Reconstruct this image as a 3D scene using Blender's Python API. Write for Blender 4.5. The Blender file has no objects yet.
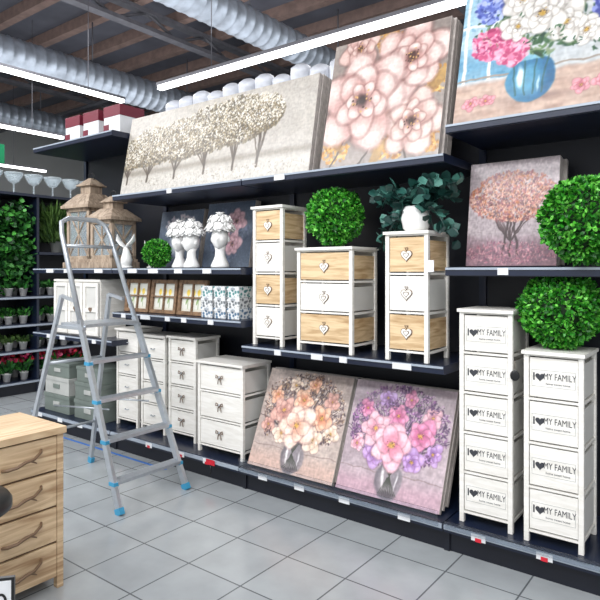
import bpy, math, random
import numpy as np
from mathutils import Vector, Matrix, Euler
random.seed(5)
rng=np.random.default_rng(7)
S=bpy.context.scene
COL=S.collection
try:
    S.view_settings.view_transform='Standard'
    S.view_settings.look='None'
except Exception: pass
def lin(c):
    return tuple(((x/12.92) if x<=0.04045 else ((x+0.055)/1.055)**2.4) for x in c)
def C(r,g,b): return lin((r/255,g/255,b/255))
# ---------------------------------------------------------------- materials
def pm(name,col,rough=.5,metal=0,var=.06,scale=8,bump=0,coat=0,spec=None,emit=None,es=0,trans=0,alpha=None,vscale=None):
    m=bpy.data.materials.new(name); m.use_nodes=True
    nt=m.node_tree; b=nt.nodes['Principled BSDF']
    b.inputs['Roughness'].default_value=rough; b.inputs['Metallic'].default_value=metal
    tc=nt.nodes.new('ShaderNodeTexCoord'); mp=nt.nodes.new('ShaderNodeMapping')
    nt.links.new(tc.outputs['Object'],mp.inputs[0])
    if vscale: mp.inputs['Scale'].default_value=vscale
    n=nt.nodes.new('ShaderNodeTexNoise'); n.inputs['Scale'].default_value=scale; n.inputs['Detail'].default_value=3
    nt.links.new(mp.outputs[0],n.inputs['Vector'])
    r=nt.nodes.new('ShaderNodeValToRGB')
    lo=[max(0,x*(1-var*2)) for x in col]; hi=[min(1,x*(1+var)) for x in col]
    r.color_ramp.elements[0].position=.3; r.color_ramp.elements[1].position=.7
    r.color_ramp.elements[0].color=(*lo,1); r.color_ramp.elements[1].color=(*hi,1)
    nt.links.new(n.outputs['Fac'],r.inputs[0]); nt.links.new(r.outputs[0],b.inputs['Base Color'])
    if bump:
        bp=nt.nodes.new('ShaderNodeBump'); bp.inputs['Strength'].default_value=bump; bp.inputs['Distance'].default_value=.01
        nt.links.new(n.outputs['Fac'],bp.inputs['Height']); nt.links.new(bp.outputs[0],b.inputs['Normal'])
    if coat: b.inputs['Coat Weight'].default_value=coat; b.inputs['Coat Roughness'].default_value=.12
    if emit: b.inputs['Emission Color'].default_value=(*emit,1); b.inputs['Emission Strength'].default_value=es
    if trans: b.inputs['Transmission Weight'].default_value=trans
    if alpha is not None: b.inputs['Alpha'].default_value=alpha
    return m
def wood(name,c1,c2,sc=(3,3,30),rough=.5,bump=.15,det=6):
    m=bpy.data.materials.new(name); m.use_nodes=True
    nt=m.node_tree; b=nt.nodes['Principled BSDF']; b.inputs['Roughness'].default_value=rough
    tc=nt.nodes.new('ShaderNodeTexCoord'); mp=nt.nodes.new('ShaderNodeMapping'); mp.inputs['Scale'].default_value=sc
    nt.links.new(tc.outputs['Object'],mp.inputs[0])
    n=nt.nodes.new('ShaderNodeTexNoise'); n.inputs['Scale'].default_value=1.2; n.inputs['Detail'].default_value=det; n.inputs['Distortion'].default_value=1.2
    nt.links.new(mp.outputs[0],n.inputs['Vector'])
    r=nt.nodes.new('ShaderNodeValToRGB'); r.color_ramp.elements[0].position=.32; r.color_ramp.elements[1].position=.62
    r.color_ramp.elements[0].color=(*c2,1); r.color_ramp.elements[1].color=(*c1,1)
    nt.links.new(n.outputs['Fac'],r.inputs[0]); nt.links.new(r.outputs[0],b.inputs['Base Color'])
    bp=nt.nodes.new('ShaderNodeBump'); bp.inputs['Strength'].default_value=bump; bp.inputs['Distance'].default_value=.004
    nt.links.new(n.outputs['Fac'],bp.inputs['Height']); nt.links.new(bp.outputs[0],b.inputs['Normal'])
    return m
NAVY=pm('navy_powder_coat',C(24,33,54),.28,0,.08)
NAVYB=pm('navy_back_panel',C(14,18,30),.5,0,.1)
RAIL=pm('price_rail',C(160,170,182),.25,0,.04)
TAG=pm('price_tag_paper',C(222,224,226),.6)
WHITE=wood('white_painted_wood',C(238,236,230),C(224,221,213),(4,4,30),.4,.06,3)
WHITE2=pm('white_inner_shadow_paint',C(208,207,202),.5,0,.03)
NATW=wood('natural_pine',C(222,196,156),C(176,142,100),(3,3,28))
OAK=wood('light_oak_dresser',C(214,188,152),C(160,128,94),(2.2,8,26))
OAKT=wood('light_oak_top',C(212,186,150),C(168,136,100),(2.2,26,8))
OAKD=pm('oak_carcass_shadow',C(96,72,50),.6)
BRONZE=pm('branch_handle',C(112,88,66),.5)
LANT=wood('weathered_lantern_wood',C(176,158,138),C(120,102,86),(20,20,6),.7)
FRAMEW=wood('brown_frame_wood',C(140,110,82),C(92,70,52),(20,20,20),.6)
BLACK=pm('black_lacquer',C(16,16,18),.35)
DARKT=pm('dark_print',C(56,58,64),.6,0,.02)
METAL=pm('brushed_aluminium',C(184,190,196),.34,.65,.05,30)
BLUE=pm('blue_plastic',C(60,150,190),.4)
CERAM=pm('white_ceramic',C(238,238,236),.35,0,.02,5,0,.3)
GREENS=[pm('boxwood_green_%d'%i,c,.42,0,.15,20) for i,c in enumerate([C(40,130,28),C(70,168,42),C(22,92,20),C(112,202,74)])]
EUC=[pm('eucalyptus_green_%d'%i,c,.45,0,.15,20) for i,c in enumerate([C(36,84,76),C(74,128,116),C(22,58,54)])]
IVY=[pm('ivy_green_%d'%i,c,.5,0,.15,20) for i,c in enumerate([C(44,110,44),C(70,150,56),C(24,70,30)])]
FERN=[pm('grass_green_%d'%i,c,.5,0,.15,20) for i,c in enumerate([C(78,112,52),C(104,138,70),C(50,80,36)])]
REDF=[pm('petal_%d'%i,c,.5,0,.1,20) for i,c in enumerate([C(205,30,50),C(230,90,130),C(190,40,90)])]
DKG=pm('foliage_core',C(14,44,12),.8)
STRING=pm('jute_string',C(120,100,84),.8)
GREYB=pm('grey_green_box',C(112,122,116),.6)
GREYL=pm('pale_grey_box',C(176,178,174),.6)
CANE=pm('canvas_edge',C(190,182,176),.5,0,.1,40)
WRAP=pm('white_plastic_wrap',C(214,218,226),.3,0,.1,12,.3)
DRED=pm('dark_red_print',C(110,22,44),.5)
CLEAR=pm('clear_acrylic',C(240,245,250),.05,0,0,1,trans=1.0)
GLASS=pm('lantern_glass',C(200,214,220),.1,0,.02,alpha=.35)
SILV=pm('galvanised_duct',C(182,192,204),.38,.65,.15,6)
STEEL=pm('ceiling_steel',C(104,104,110),.6,.1,.1)
PURL=pm('ceiling_brown_beam',C(134,112,104),.7,0,.12)
DECK=pm('ceiling_deck',C(92,94,104),.7,0,.15,1.5)
WALLM=pm('wall_paint',C(200,202,200),.8,0,.04,1)
LED=pm('led_diffuser',(1,1,1),.4,emit=(1,1,1),es=6)
EXITG=pm('exit_sign_green',C(20,130,84),.5,emit=C(20,160,100),es=.15)
TAPE=pm('blue_floor_tape',C(50,110,190),.5)
def artmat():
    m=bpy.data.materials.new('printed_canvas'); m.use_nodes=True
    nt=m.node_tree; b=nt.nodes['Principled BSDF']
    a=nt.nodes.new('ShaderNodeAttribute'); a.attribute_name='Col'
    nt.links.new(a.outputs['Color'],b.inputs['Base Color'])
    b.inputs['Roughness'].default_value=.5; b.inputs['Coat Weight'].default_value=.3; b.inputs['Coat Roughness'].default_value=.12
    tc=nt.nodes.new('ShaderNodeTexCoord')
    n=nt.nodes.new('ShaderNodeTexNoise'); n.inputs['Scale'].default_value=9; nt.links.new(tc.outputs['Object'],n.inputs['Vector'])
    bp=nt.nodes.new('ShaderNodeBump'); bp.inputs['Strength'].default_value=.2; bp.inputs['Distance'].default_value=.012
    nt.links.new(n.outputs['Fac'],bp.inputs['Height']); nt.links.new(bp.outputs[0],b.inputs['Coat Normal'])
    return m
ART=artmat()
# ---------------------------------------------------------------- mesh builder
class MB:
    def __init__(s): s.v=[];s.f=[];s.m=[];s.mats=[];s.sm=[]
    def mi(s,mat):
        if mat not in s.mats: s.mats.append(mat)
        return s.mats.index(mat)
    def add(s,vs,fs,mat,smooth=False):
        o=len(s.v); s.v.extend([tuple(p) for p in vs]); i=s.mi(mat)
        for f in fs:
            s.f.append(tuple(o+k for k in f)); s.m.append(i); s.sm.append(smooth)
    def box(s,x0,x1,y0,y1,z0,z1,mat):
        vs=[(x,y,z) for z in (z0,z1) for y in (y0,y1) for x in (x0,x1)]
        s.add(vs,[(0,2,3,1),(4,5,7,6),(0,1,5,4),(2,6,7,3),(0,4,6,2),(1,3,7,5)],mat)
    def tube(s,pts,r,mat,n=8,caps=True,closed=False,flat=1.0):
        pts=[Vector(p) for p in pts]; k=len(pts); rs=r if isinstance(r,(list,tuple)) else [r]*k
        vs=[];N=None
        for i,p in enumerate(pts):
            a=pts[(i-1)%k] if (closed or i>0) else p; b=pts[(i+1)%k] if (closed or i<k-1) else p
            T=(b-a).normalized()
            if N is None:
                N=T.cross(Vector((0,0,1)));
                if N.length<1e-3: N=T.cross(Vector((1,0,0)))
                N.normalize()
            else:
                N=(N-T*N.dot(T)).normalized()
            B=T.cross(N)
            for j in range(n):
                t=2*math.pi*j/n; vs.append(p+(N*math.cos(t)+B*math.sin(t)*flat)*rs[i])
        fs=[]
        for i in range(k if closed else k-1):
            for j in range(n):
                a=i*n+j;b=i*n+(j+1)%n;c=((i+1)%k)*n+(j+1)%n;d=((i+1)%k)*n+j
                fs.append((a,b,c,d))
        if caps and not closed:
            fs.append(tuple(range(n-1,-1,-1))); fs.append(tuple((k-1)*n+j for j in range(n)))
        s.add(vs,fs,mat,True)
    def lathe(s,prof,c,mat,n=20):
        vs=[];fs=[]
        for r,z in prof:
            for j in range(n):
                t=2*math.pi*j/n; vs.append((c[0]+r*math.cos(t),c[1]+r*math.sin(t),c[2]+z))
        k=len(prof)
        for i in range(k-1):
            for j in range(n): fs.append((i*n+j,i*n+(j+1)%n,(i+1)*n+(j+1)%n,(i+1)*n+j))
        fs.append(tuple(range(n-1,-1,-1))); fs.append(tuple((k-1)*n+j for j in range(n)))
        s.add(vs,fs,mat,True)
    def ell(s,c,r,mat,R=None,n=16,m=10,fn=None):
        vs=[];fs=[]
        for i in range(m+1):
            ph=math.pi*i/m
            for j in range(n):
                t=2*math.pi*j/n
                u=Vector((math.sin(ph)*math.cos(t),math.sin(ph)*math.sin(t),math.cos(ph)))
                p=Vector((u.x*r[0],u.y*r[1],u.z*r[2]))
                if fn: p=fn(u,p)
                if R is not None: p=R@p
                vs.append(p+Vector(c))
        for i in range(m):
            for j in range(n): fs.append((i*n+j,(i+1)*n+j,(i+1)*n+(j+1)%n,i*n+(j+1)%n))
        s.add(vs,fs,mat,True)
    def leaves(s,P,T,L,W,mats,curl=.2):
        n=len(P); T=T/np.linalg.norm(T,axis=1,keepdims=True)
        R=rng.normal(size=(n,3)); Sx=np.cross(T,R); Sx/=np.linalg.norm(Sx,axis=1,keepdims=True); Nn=np.cross(T,Sx)
        L=L*rng.uniform(.75,1.25,(n,1)); W=W*rng.uniform(.8,1.2,(n,1))
        a=P; m1=P+T*L*.35+Sx*W*.5+Nn*L*curl*.3; m2=P+T*L*.35-Sx*W*.5+Nn*L*curl*.3
        k1=P+T*L*.75+Sx*W*.4+Nn*L*curl*.2; k2=P+T*L*.75-Sx*W*.4+Nn*L*curl*.2
        t=P+T*L-Nn*L*curl*.2
        V=np.stack([a,m1,k1,t,k2,m2],axis=1).reshape(-1,3).tolist()
        o=len(s.v); s.v.extend(map(tuple,V)); ids=[s.mi(m) for m in mats]
        ch=rng.integers(0,len(ids),n)
        for i in range(n):
            b=o+6*i; s.f.append((b,b+1,b+2,b+3,b+4,b+5)); s.m.append(ids[ch[i]]); s.sm.append(False)
    def build(s,name,bevel=0,loc=None,rot=None):
        me=bpy.data.meshes.new(name)
        me.from_pydata(s.v,[],s.f)
        for m in s.mats: me.materials.append(m)
        me.polygons.foreach_set('material_index',s.m); me.polygons.foreach_set('use_smooth',s.sm)
        me.update()
        o=bpy.data.objects.new(name,me); COL.objects.link(o)
        if loc is not None: o.location=loc
        if rot is not None: o.rotation_euler=rot
        if bevel:
            b=o.modifiers.new('edge_bevel','BEVEL'); b.width=bevel; b.segments=2; b.limit_method='ANGLE'; b.angle_limit=math.radians(50)
        return o
def heart(s=1,n=24):
    out=[]
    for i in range(n):
        t=2*math.pi*i/n
        out.append((s*16*math.sin(t)**3/32, s*(13*math.cos(t)-5*math.cos(2*t)-2*math.cos(3*t)-math.cos(4*t))/32))
    return out
_tc={}
def textmesh(body,size):
    k=(body,size)
    if k in _tc: return _tc[k]
    cu=bpy.data.curves.new('t','FONT'); cu.body=body; cu.size=size; cu.align_x='CENTER'; cu.align_y='CENTER'; cu.resolution_u=4
    ob=bpy.data.objects.new('t',cu); COL.objects.link(ob)
    bpy.context.view_layer.update()
    me=bpy.data.meshes.new_from_object(ob.evaluated_get(bpy.context.evaluated_depsgraph_get()))
    r=([tuple(v.co) for v in me.vertices],[tuple(p.vertices) for p in me.polygons])
    bpy.data.objects.remove(ob); bpy.data.curves.remove(cu); bpy.data.meshes.remove(me)
    _tc[k]=r; return r
def text_on_front(mb,body,size,cx,y,cz,mat,sx=1):
    vs,fs=textmesh(body,size)
    mb.add([(cx+v[0]*sx,y,cz+v[1]) for v in vs],fs,mat)
def heart_on_front(mb,cx,y,cz,s,mat,th=.002):
    h=heart(s); n=len(h)
    vs=[(cx+a,y,cz+b) for a,b in h]+[(cx+a,y-th,cz+b) for a,b in h]
    mb.add(vs,[tuple(range(n,2*n))]+[(i,(i+1)%n,n+(i+1)%n,n+i) for i in range(n)],mat)
# ---------------------------------------------------------------- chest of drawers
def chest(name,w,dep,h,fronts,loc,handle='heart',body=WHITE,leg=.05,p=.022,rotz=0,top=None,solid=False):
    mb=MB(); x0,x1=-w/2,w/2; y0,y1=-dep/2,dep/2
    for xa,xb in((x0,x0+p),(x1-p,x1)):
        for ya,yb in((y0,y0+p),(y1-p,y1)): mb.box(xa,xb,ya,yb,0,h-.014,body)
    tt=.03 if solid else .016
    mb.box(x0-.008,x1+.008,y0-.014,y1+.004,h-tt,h,top or body)
    n=len(fronts); z0=leg; z1=h-.02-(.014 if solid else 0); rh=(z1-z0)/n
    mb.box(x0+p*.3,x1-p*.3,y1-.012,y1-.004,z0,z1,body)
    if solid:
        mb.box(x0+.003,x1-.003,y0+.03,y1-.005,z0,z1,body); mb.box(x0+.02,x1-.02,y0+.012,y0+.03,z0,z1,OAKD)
    for i in range(n+1):
        z=z0+rh*i
        if not solid: mb.box(x0+p,x1-p,y0+.003,y0+.018,z-.005,z+.005,body)
        for xa,xb in((x0+.003,x0+p-.004),(x1-p+.004,x1-.003)): mb.box(xa,xb,y0+p,y1-p,z-.006,z+.006,body)
    for i,fm in enumerate(fronts):
        zt=z1-rh*i; zb=zt-rh; a=zb+.012; b=zt-.012
        if solid: a=zb+.005;b=zt-.005
        pf=.0 if not solid else .006
        mb.box(x0+p+.003,x1-p-.003,y0+.006-pf,y0+.018,a,b,fm)
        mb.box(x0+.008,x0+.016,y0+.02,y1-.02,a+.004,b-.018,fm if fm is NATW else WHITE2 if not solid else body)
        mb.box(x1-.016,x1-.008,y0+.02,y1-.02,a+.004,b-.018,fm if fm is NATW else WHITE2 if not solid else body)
        cz=(a+b)/2; yf=y0+.006-pf
        if handle=='heart':
            r=min(.055,rh*.3)
            heart_on_front(mb,0,yf,cz-.005,r*1.25,STRING,.004)
            heart_on_front(mb,0,yf-.004,cz-.004,r*1.08,WHITE,.003)
            heart_on_front(mb,0,yf-.007,cz-.004,r*.62,STRING,.001)
            heart_on_front(mb,0,yf-.008,cz-.004,r*.46,WHITE,.001)
            mb.tube([(0,yf-.003,cz+.018),(-.01,yf-.004,cz+.036),(.01,yf-.004,cz+.036),(0,yf-.003,cz+.018)],.002,STRING,5)
        elif handle=='bow':
            mb.ell((0,yf-.008,cz+.012),(.009,.009,.009),METAL,n=10,m=6)
            for sg in(-1,1):
                mb.tube([(0,yf-.01,cz+.012),(sg*.03,yf-.012,cz+.026),(sg*.034,yf-.012,cz+.008),(0,yf-.01,cz+.01)],.0035,STRING,5)
                mb.tube([(0,yf-.01,cz+.01),(sg*.012,yf-.01,cz-.01),(sg*.016,yf-.008,cz-.035)],.0033,STRING,5)
        elif handle=='cup':
            mb.tube([(-.022,yf-.002,cz),(-.018,yf-.014,cz-.003),(.018,yf-.014,cz-.003),(.022,yf-.002,cz)],.004,METAL,6)
        elif handle=='family':
            y=yf-.0012; W2=w/2-p-.012
            mb.box(-W2,W2,yf-.001,yf,cz+.034,cz+.0355,GREYL); mb.box(-W2,W2,yf-.001,yf,cz-.0415,cz-.040,GREYL)
            mb.box(-W2,-W2+.0015,yf-.001,yf,cz-.040,cz+.034,GREYL); mb.box(W2-.0015,W2,yf-.001,yf,cz-.040,cz+.034,GREYL)
            text_on_front(mb,'I',.052,-W2+.010,y,cz+.002,DARKT,1.3)
            heart_on_front(mb,-W2+.037,yf,cz+.003,.042,DARKT,.0012)
            text_on_front(mb,'MY FAMILY',.042,.0275,y,cz+.006,DARKT,.68)
            text_on_front(mb,'home sweet home',.014,.02,y,cz-.026,DARKT,1)
        elif handle=='branch':
            for hx in (-.235,.235):
                pts=[(-.10,yf,cz-.02),(-.085,yf-.022,cz-.016),(-.04,yf-.03,cz-.012),(.0,yf-.032,cz+.002),(.045,yf-.03,cz+.006),(.085,yf-.022,cz+.026),(.10,yf,cz+.03)]
                mb.tube([(hx+q[0]*.85,q[1],q[2]) for q in pts],[.007,.008,.007,.008,.007,.007,.006],BRONZE,7)
                mb.tube([(hx+.02,yf-.03,cz+.004),(hx+.05,yf-.03,cz-.014)],[.006,.003],BRONZE,6)
    return mb.build(name,.0015,loc,(0,0,rotz))
# ---------------------------------------------------------------- painter
class Art:
    def __init__(s,W,H,asp):
        s.W,s.H,s.asp=W,H,asp; s.rimA=.5; s.str=.5
        s.X,s.Y=np.meshgrid(np.linspace(0,asp,W),np.linspace(0,1,H)); s.I=np.ones((H,W,3))
    def noise(s,n,m=None):
        m=m or n; g=rng.random((m+1,n+1)); xs=np.linspace(0,n,s.W); ys=np.linspace(0,m,s.H)
        a=np.array([np.interp(xs,np.arange(n+1),r) for r in g]); return np.array([np.interp(ys,np.arange(m+1),a[:,j]) for j in range(s.W)]).T
    def fill(s,c,m): m=np.clip(m,0,1)[...,None]; s.I=s.I*(1-m)+np.array(c)/255*m
    def ell(s,cx,cy,rx,ry,ang,c1,c2=None,a=1,soft=.25,off=0):
        R=max(rx,ry)*1.02; px=s.asp/(s.W-1); py=1/(s.H-1)
        i0=max(0,int((cx-R)/px)); i1=min(s.W,int((cx+R)/px)+2); j0=max(0,int((cy-R)/py)); j1=min(s.H,int((cy+R)/py)+2)
        if i0>=i1 or j0>=j1: return
        dx=s.X[j0:j1,i0:i1]-cx; dy=s.Y[j0:j1,i0:i1]-cy; ca,sa=math.cos(ang),math.sin(ang)
        u=(dx*ca+dy*sa)/rx; v=(-dx*sa+dy*ca)/ry; q=np.sqrt(u*u+v*v)
        m=(np.clip((1-q)/soft,0,1)*a)[...,None]; c1=np.array(c1)/255; c2=c1 if c2 is None else np.array(c2)/255
        g=np.clip((u+1)/2,0,1)[...,None]; col=c1*(1-g)+c2*g
        s.I[j0:j1,i0:i1]=s.I[j0:j1,i0:i1]*(1-m)+col*m
    def line(s,x0,y0,x1,y1,w,c,a=1):
        d=np.hypot(x1-x0,y1-y0)+1e-6; t=np.clip(((s.X-x0)*(x1-x0)+(s.Y-y0)*(y1-y0))/d**2,0,1)
        q=np.hypot(s.X-x0-t*(x1-x0),s.Y-y0-t*(y1-y0)); s.fill(c,np.clip((w-q)/(w*.5),0,1)*a)
    def dabs(s,n,cx,cy,sx,sy,size,cols,a=.9,asp=.6):
        for _ in range(n):
            t=rng.random()*2*math.pi; r=math.sqrt(rng.random()); c=cols[rng.integers(len(cols))]
            z=size*rng.uniform(.5,1.3); s.ell(cx+r*math.cos(t)*sx,cy+r*math.sin(t)*sy,z,z*asp,rng.random()*3.14,c,None,a,.5)
    def flower(s,cx,cy,R,n,cin,cout,cen,rim=(120,90,90),lay=3,a0=None,flat=1):
        a0=rng.random()*6 if a0 is None else a0
        hi=tuple(min(255,c+14) for c in cout); cin=np.array(cin); cout=np.array(cout)
        for l in range(lay):
            k=1-.3*l; off=a0+l*.6
            order=rng.permutation(n)
            for i in order:
                t=off+2*math.pi*i/n+rng.uniform(-.2,.2); rr=R*k*rng.uniform(.84,1.12); wd=rng.uniform(.38,.48)*(6/max(n,5))**.3; mixv=rng.uniform(0,.3)
                co=cout*(1-mixv)+cin*mixv
                px=cx+math.cos(t)*rr*.52; py=cy+math.sin(t)*rr*.52*flat; aa=math.atan2(math.sin(t)*flat,math.cos(t))
                s.ell(px,py,rr*.60,rr*(wd+.06)*(.6+.4*flat),aa,rim,rim,s.rimA,.3)
                s.ell(px,py,rr*.56,rr*wd*(.6+.4*flat),aa,cin,co,.94,.2)
                s.ell(px+math.cos(t)*rr*.22,py+math.sin(t)*rr*.22*flat,rr*.26,rr*wd*.75,aa,co,hi,.75,.8)
                for q in range(5):
                    da=rng.uniform(-.45,.45); s.ell(px-math.cos(t+da)*rr*.10,py-math.sin(t+da)*rr*.10,rr*.34,rr*.022,aa+da*.6,cin*.86,co,s.str,.9)
        s.ell(cx,cy,R*.3,R*.26,0,cin*.8,cin*.8,.6,.9)
        s.ell(cx,cy,R*.17,R*.17,0,cen,cen,.95,.6)
        for i in range(22):
            t=rng.random()*6.28; r=R*rng.uniform(.05,.24); s.ell(cx+math.cos(t)*r,cy+math.sin(t)*r,R*.03,R*.03,0,(70,46,36) if i%2 else (224,186,120),None,.9,.6)
    def finish(s,amp=.012,tex=.07,gam=1.0,mul=1.0):
        W,H=s.W,s.H
        dx=(s.noise(int(14*s.asp),14)-.5)*2+(s.noise(int(34*s.asp),34)-.5)*1.0; dy=(s.noise(int(14*s.asp),14)-.5)*2+(s.noise(int(34*s.asp),34)-.5)*1.0
        jx=np.clip(np.arange(W)[None,:]+dx*amp*W/s.asp,0,W-1.001); jy=np.clip(np.arange(H)[:,None]+dy*amp*H,0,H-1.001)
        x0=jx.astype(int);y0=jy.astype(int);fx=(jx-x0)[...,None];fy=(jy-y0)[...,None]
        I=s.I; s.I=(I[y0,x0]*(1-fx)+I[y0,x0+1]*fx)*(1-fy)+(I[y0+1,x0]*(1-fx)+I[y0+1,x0+1]*fx)*fy
        t=(s.noise(int(70*s.asp),50)-.5)+(s.noise(int(30*s.asp),90)-.5)*.7
        s.I=np.clip(np.clip(s.I*(1+t[...,None]*tex*2),0,1)**gam*mul,0,1); return s
def grid_obj(name,w,h,art,parent,y=-.0015):
    H,W=art.H,art.W
    xs=np.linspace(-w/2,w/2,W); zs=np.linspace(0,h,H); X,Z=np.meshgrid(xs,zs)
    V=np.stack([X.ravel(),np.full(X.size,y),Z.ravel()],1)
    i=np.arange(H-1)[:,None]*W+np.arange(W-1)[None,:]
    F=np.stack([i,i+1,i+W+1,i+W],-1).reshape(-1,4)
    me=bpy.data.meshes.new(name); me.from_pydata(V.tolist(),[],F.tolist()); me.materials.append(ART)
    ca=me.color_attributes.new('Col','FLOAT_COLOR','POINT')
    I=np.clip(art.I,0,1); L=np.where(I<=.04045,I/12.92,((I+.055)/1.055)**2.4).reshape(-1,3)
    ca.data.foreach_set('color',np.concatenate([L,np.ones((len(L),1))],1).ravel().astype(np.float32))
    o=bpy.data.objects.new(name,me); COL.objects.link(o); o.parent=parent; return o
def canvas(name,x0,x1,y0,z0,y1,z1,art,n=1,th=.03,gap=.006,edge=CANE):
    w=x1-x0; dy=y1-y0; dz=z1-z0; h=math.hypot(dy,dz); a=math.atan2(dy,dz); mb=MB()
    for k in range(n):
        yb=k*(th+gap); ox=0 if k==0 else rng.uniform(-.008,.012); oz=(yb+th)*math.tan(a)
        if k==0: oz=0
        mb.box(-w/2+ox,w/2+ox,yb,yb+th,(0 if k==0 else oz),h+oz*.6,edge)
    o=mb.build(name,.002,((x0+x1)/2,y0,z0+ (th*math.sin(a))),(-a,0,0))
    grid_obj('painted_face',w-.002,h-.002,art,o)
    return o
# ---- artworks
def art_landscape():
    A=Art(560,187,3.0); n=A.noise(9,5); n2=A.noise(60,24)
    A.I[:]=np.array((196,190,180))/255; A.fill((172,166,160),n*.7); A.fill((216,213,206),n2*.3)
    A.fill((206,202,194),np.clip((.26-A.Y)*6,0,1)*.9); A.fill((128,120,106),np.exp(-((A.Y-.25)/.04)**2)*.6)
    trees=[(.1,.5,.3,.2),(.5,.56,.42,.25),(1.0,.58,.45,.26),(1.5,.64,.5,.29),(1.95,.68,.48,.28),(2.3,.7,.3,.2)]
    for cx,cy,sx,sy in trees:
        for k in range(6): A.line(cx,.2,cx+rng.uniform(-sx*.8,sx*.8),cy,.011,(84,70,54),.85)
        A.line(cx,.13,cx+.01,cy,.022,(78,64,50),.95)
    for cx,cy,sx,sy in trees:
        A.dabs(700,cx,cy,sx,sy,.03,[(132,120,98),(104,94,74),(152,140,114),(90,84,72)],.8)
    for k in range(2):
        for cx,cy,sx,sy in trees:
            A.dabs(240,cx,cy+.03,sx,sy,.015,[(236,232,224),(216,208,190),(196,184,160)],.95)
            A.dabs(330,cx,cy-sy*.2,sx*.98,sy*.8,.014,[(84,72,52),(124,108,78),(152,134,98),(100,94,84)],.9)
            A.dabs(170,cx,cy+.04,sx,sy*.9,.012,[(244,242,238),(232,226,212)],.95)
    A.dabs(500,1.5,.1,1.5,.08,.016,[(230,228,224),(170,162,148),(130,122,108)],.7,.3)
    return A.finish(.006,.06,1.15,.93)
def art_peony():
    A=Art(300,300,1.0); n=A.noise(7); n2=A.noise(40); A.rimA=.75; A.str=.75
    A.I[:]=np.array((160,150,144))/255; A.fill((190,180,172),n*.9); A.fill((120,110,106),n2*.35)
    for x0,y0 in ((.62,.1),(.9,.12),(.5,.95),(.12,.12),(.95,.55),(.55,.38)):
        A.dabs(110,x0,y0,.13,.10,.022,[(206,150,62),(222,178,96),(172,120,46),(238,206,136)],.8)
    for p in [((.5,.2),(.35,0)),((.62,.4),(.75,0)),((.3,.4),(.1,0)),((.5,.2),(.7,.05))]: A.line(*p[0],*p[1],.01,(84,72,62),.9)
    for x,y,t in [(.55,.12,.4),(.12,.2,2.2),(.5,.05,1.2),(.95,.55,.9)]: A.ell(x,y,.12,.05,t,(156,122,70),(216,184,124),.9,.3)
    rim=(122,84,80)
    A.flower(.24,.93,.18,6,(186,142,134),(232,212,204),(120,86,66),rim)
    A.flower(.77,.27,.26,6,(180,134,126),(240,226,218),(80,52,46),rim)
    A.flower(.72,.76,.30,6,(182,132,126),(242,228,222),(90,56,48),rim)
    A.flower(.32,.50,.38,6,(186,136,130),(246,234,228),(64,40,40),rim)
    return A.finish(.009,.05,1.25,.93)
def art_vase():
    A=Art(300,286,1.05); n=A.noise(8); n2=A.noise(50,40); A.rimA=.65
    A.I[:]=np.array((200,204,206))/255; A.fill((182,190,196),n*.6); A.fill((226,226,222),n2*.35)
    m=(A.X<.36)&(A.Y>.27); A.fill((150,192,212),m*.9); A.fill((96,156,188),(m&(A.Y<.5))*.85); A.fill((232,238,240),m*n*.6); A.fill((60,130,170),m*(n2>.7)*.3)
    for x in(.04,.2,.36): A.line(x,.27,x-.01,1,.014,(232,232,228))
    A.line(0,.66,.36,.64,.012,(232,232,228)); A.line(0,.28,1.05,.28,.008,(166,156,146))
    t=np.clip((.26-A.Y)*40,0,1)
    A.fill((206,182,166),t); A.fill((164,136,124),t*A.noise(12,60)*.8); A.fill((226,210,198),t*A.noise(20,30)*.5)
    A.ell(.5,.09,.3,.035,0,(120,96,92),None,.5,.8)
    for x in(.1,.2,.74,.86): A.flower(x,.12,.06,5,(190,100,120),(228,176,182),(206,160,80),(130,80,86),lay=2,flat=.6)
    A.ell(.46,.22,.15,.155,0,(84,150,182),(44,108,150),.97,.08); A.ell(.46,.21,.11,.11,0,(140,196,214),(70,140,174),.8,.4)
    for x in(.38,.43,.48,.53): A.line(x,.12,.46+(x-.46)*1.4,.36,.007,(50,100,90),.6)
    A.ell(.40,.24,.025,.09,.1,(232,242,246),None,.9,.5); A.ell(.51,.18,.012,.06,-.1,(210,230,238),None,.8,.5); A.ell(.46,.36,.13,.028,0,(160,206,220),None,.8,.3)
    A.dabs(480,.52,.66,.42,.3,.035,[(60,100,64),(100,134,84),(40,76,60),(136,156,120)],.85,.4)
    cl=[((.2,.5),[(206,96,140),(236,156,184),(176,66,116),(246,190,206)],.13),((.34,.42),[(226,146,176),(196,86,130),(240,190,208)],.1),((.2,.76),[(100,116,190),(150,166,220),(76,90,164),(186,196,232)],.12),((.36,.95),[(110,120,196),(160,170,224)],.1),((.9,.6),[(104,116,190),(156,166,220),(76,86,160)],.12),((.85,.86),[(190,100,146),(230,170,196)],.12)]
    for (x,y),cs,s in cl:
        A.dabs(260,x,y,s,s*.85,.02,cs,.95,.8)
    for x,y,R in [(.76,.46,.1),(.36,.58,.11),(.56,.92,.14),(.38,.78,.14),(.70,.76,.15),(.64,.54,.13),(.50,.64,.15)]:
        A.flower(x,y,R,6,(186,178,170),(246,244,240),(206,172,84),(120,116,108))
        A.dabs(10,x+rng.uniform(-.1,.1),y-R,.06,.04,.02,[(60,100,64),(40,76,60)],.8,.4)
    return A.finish(.008,.05,1.2,.93)
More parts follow.
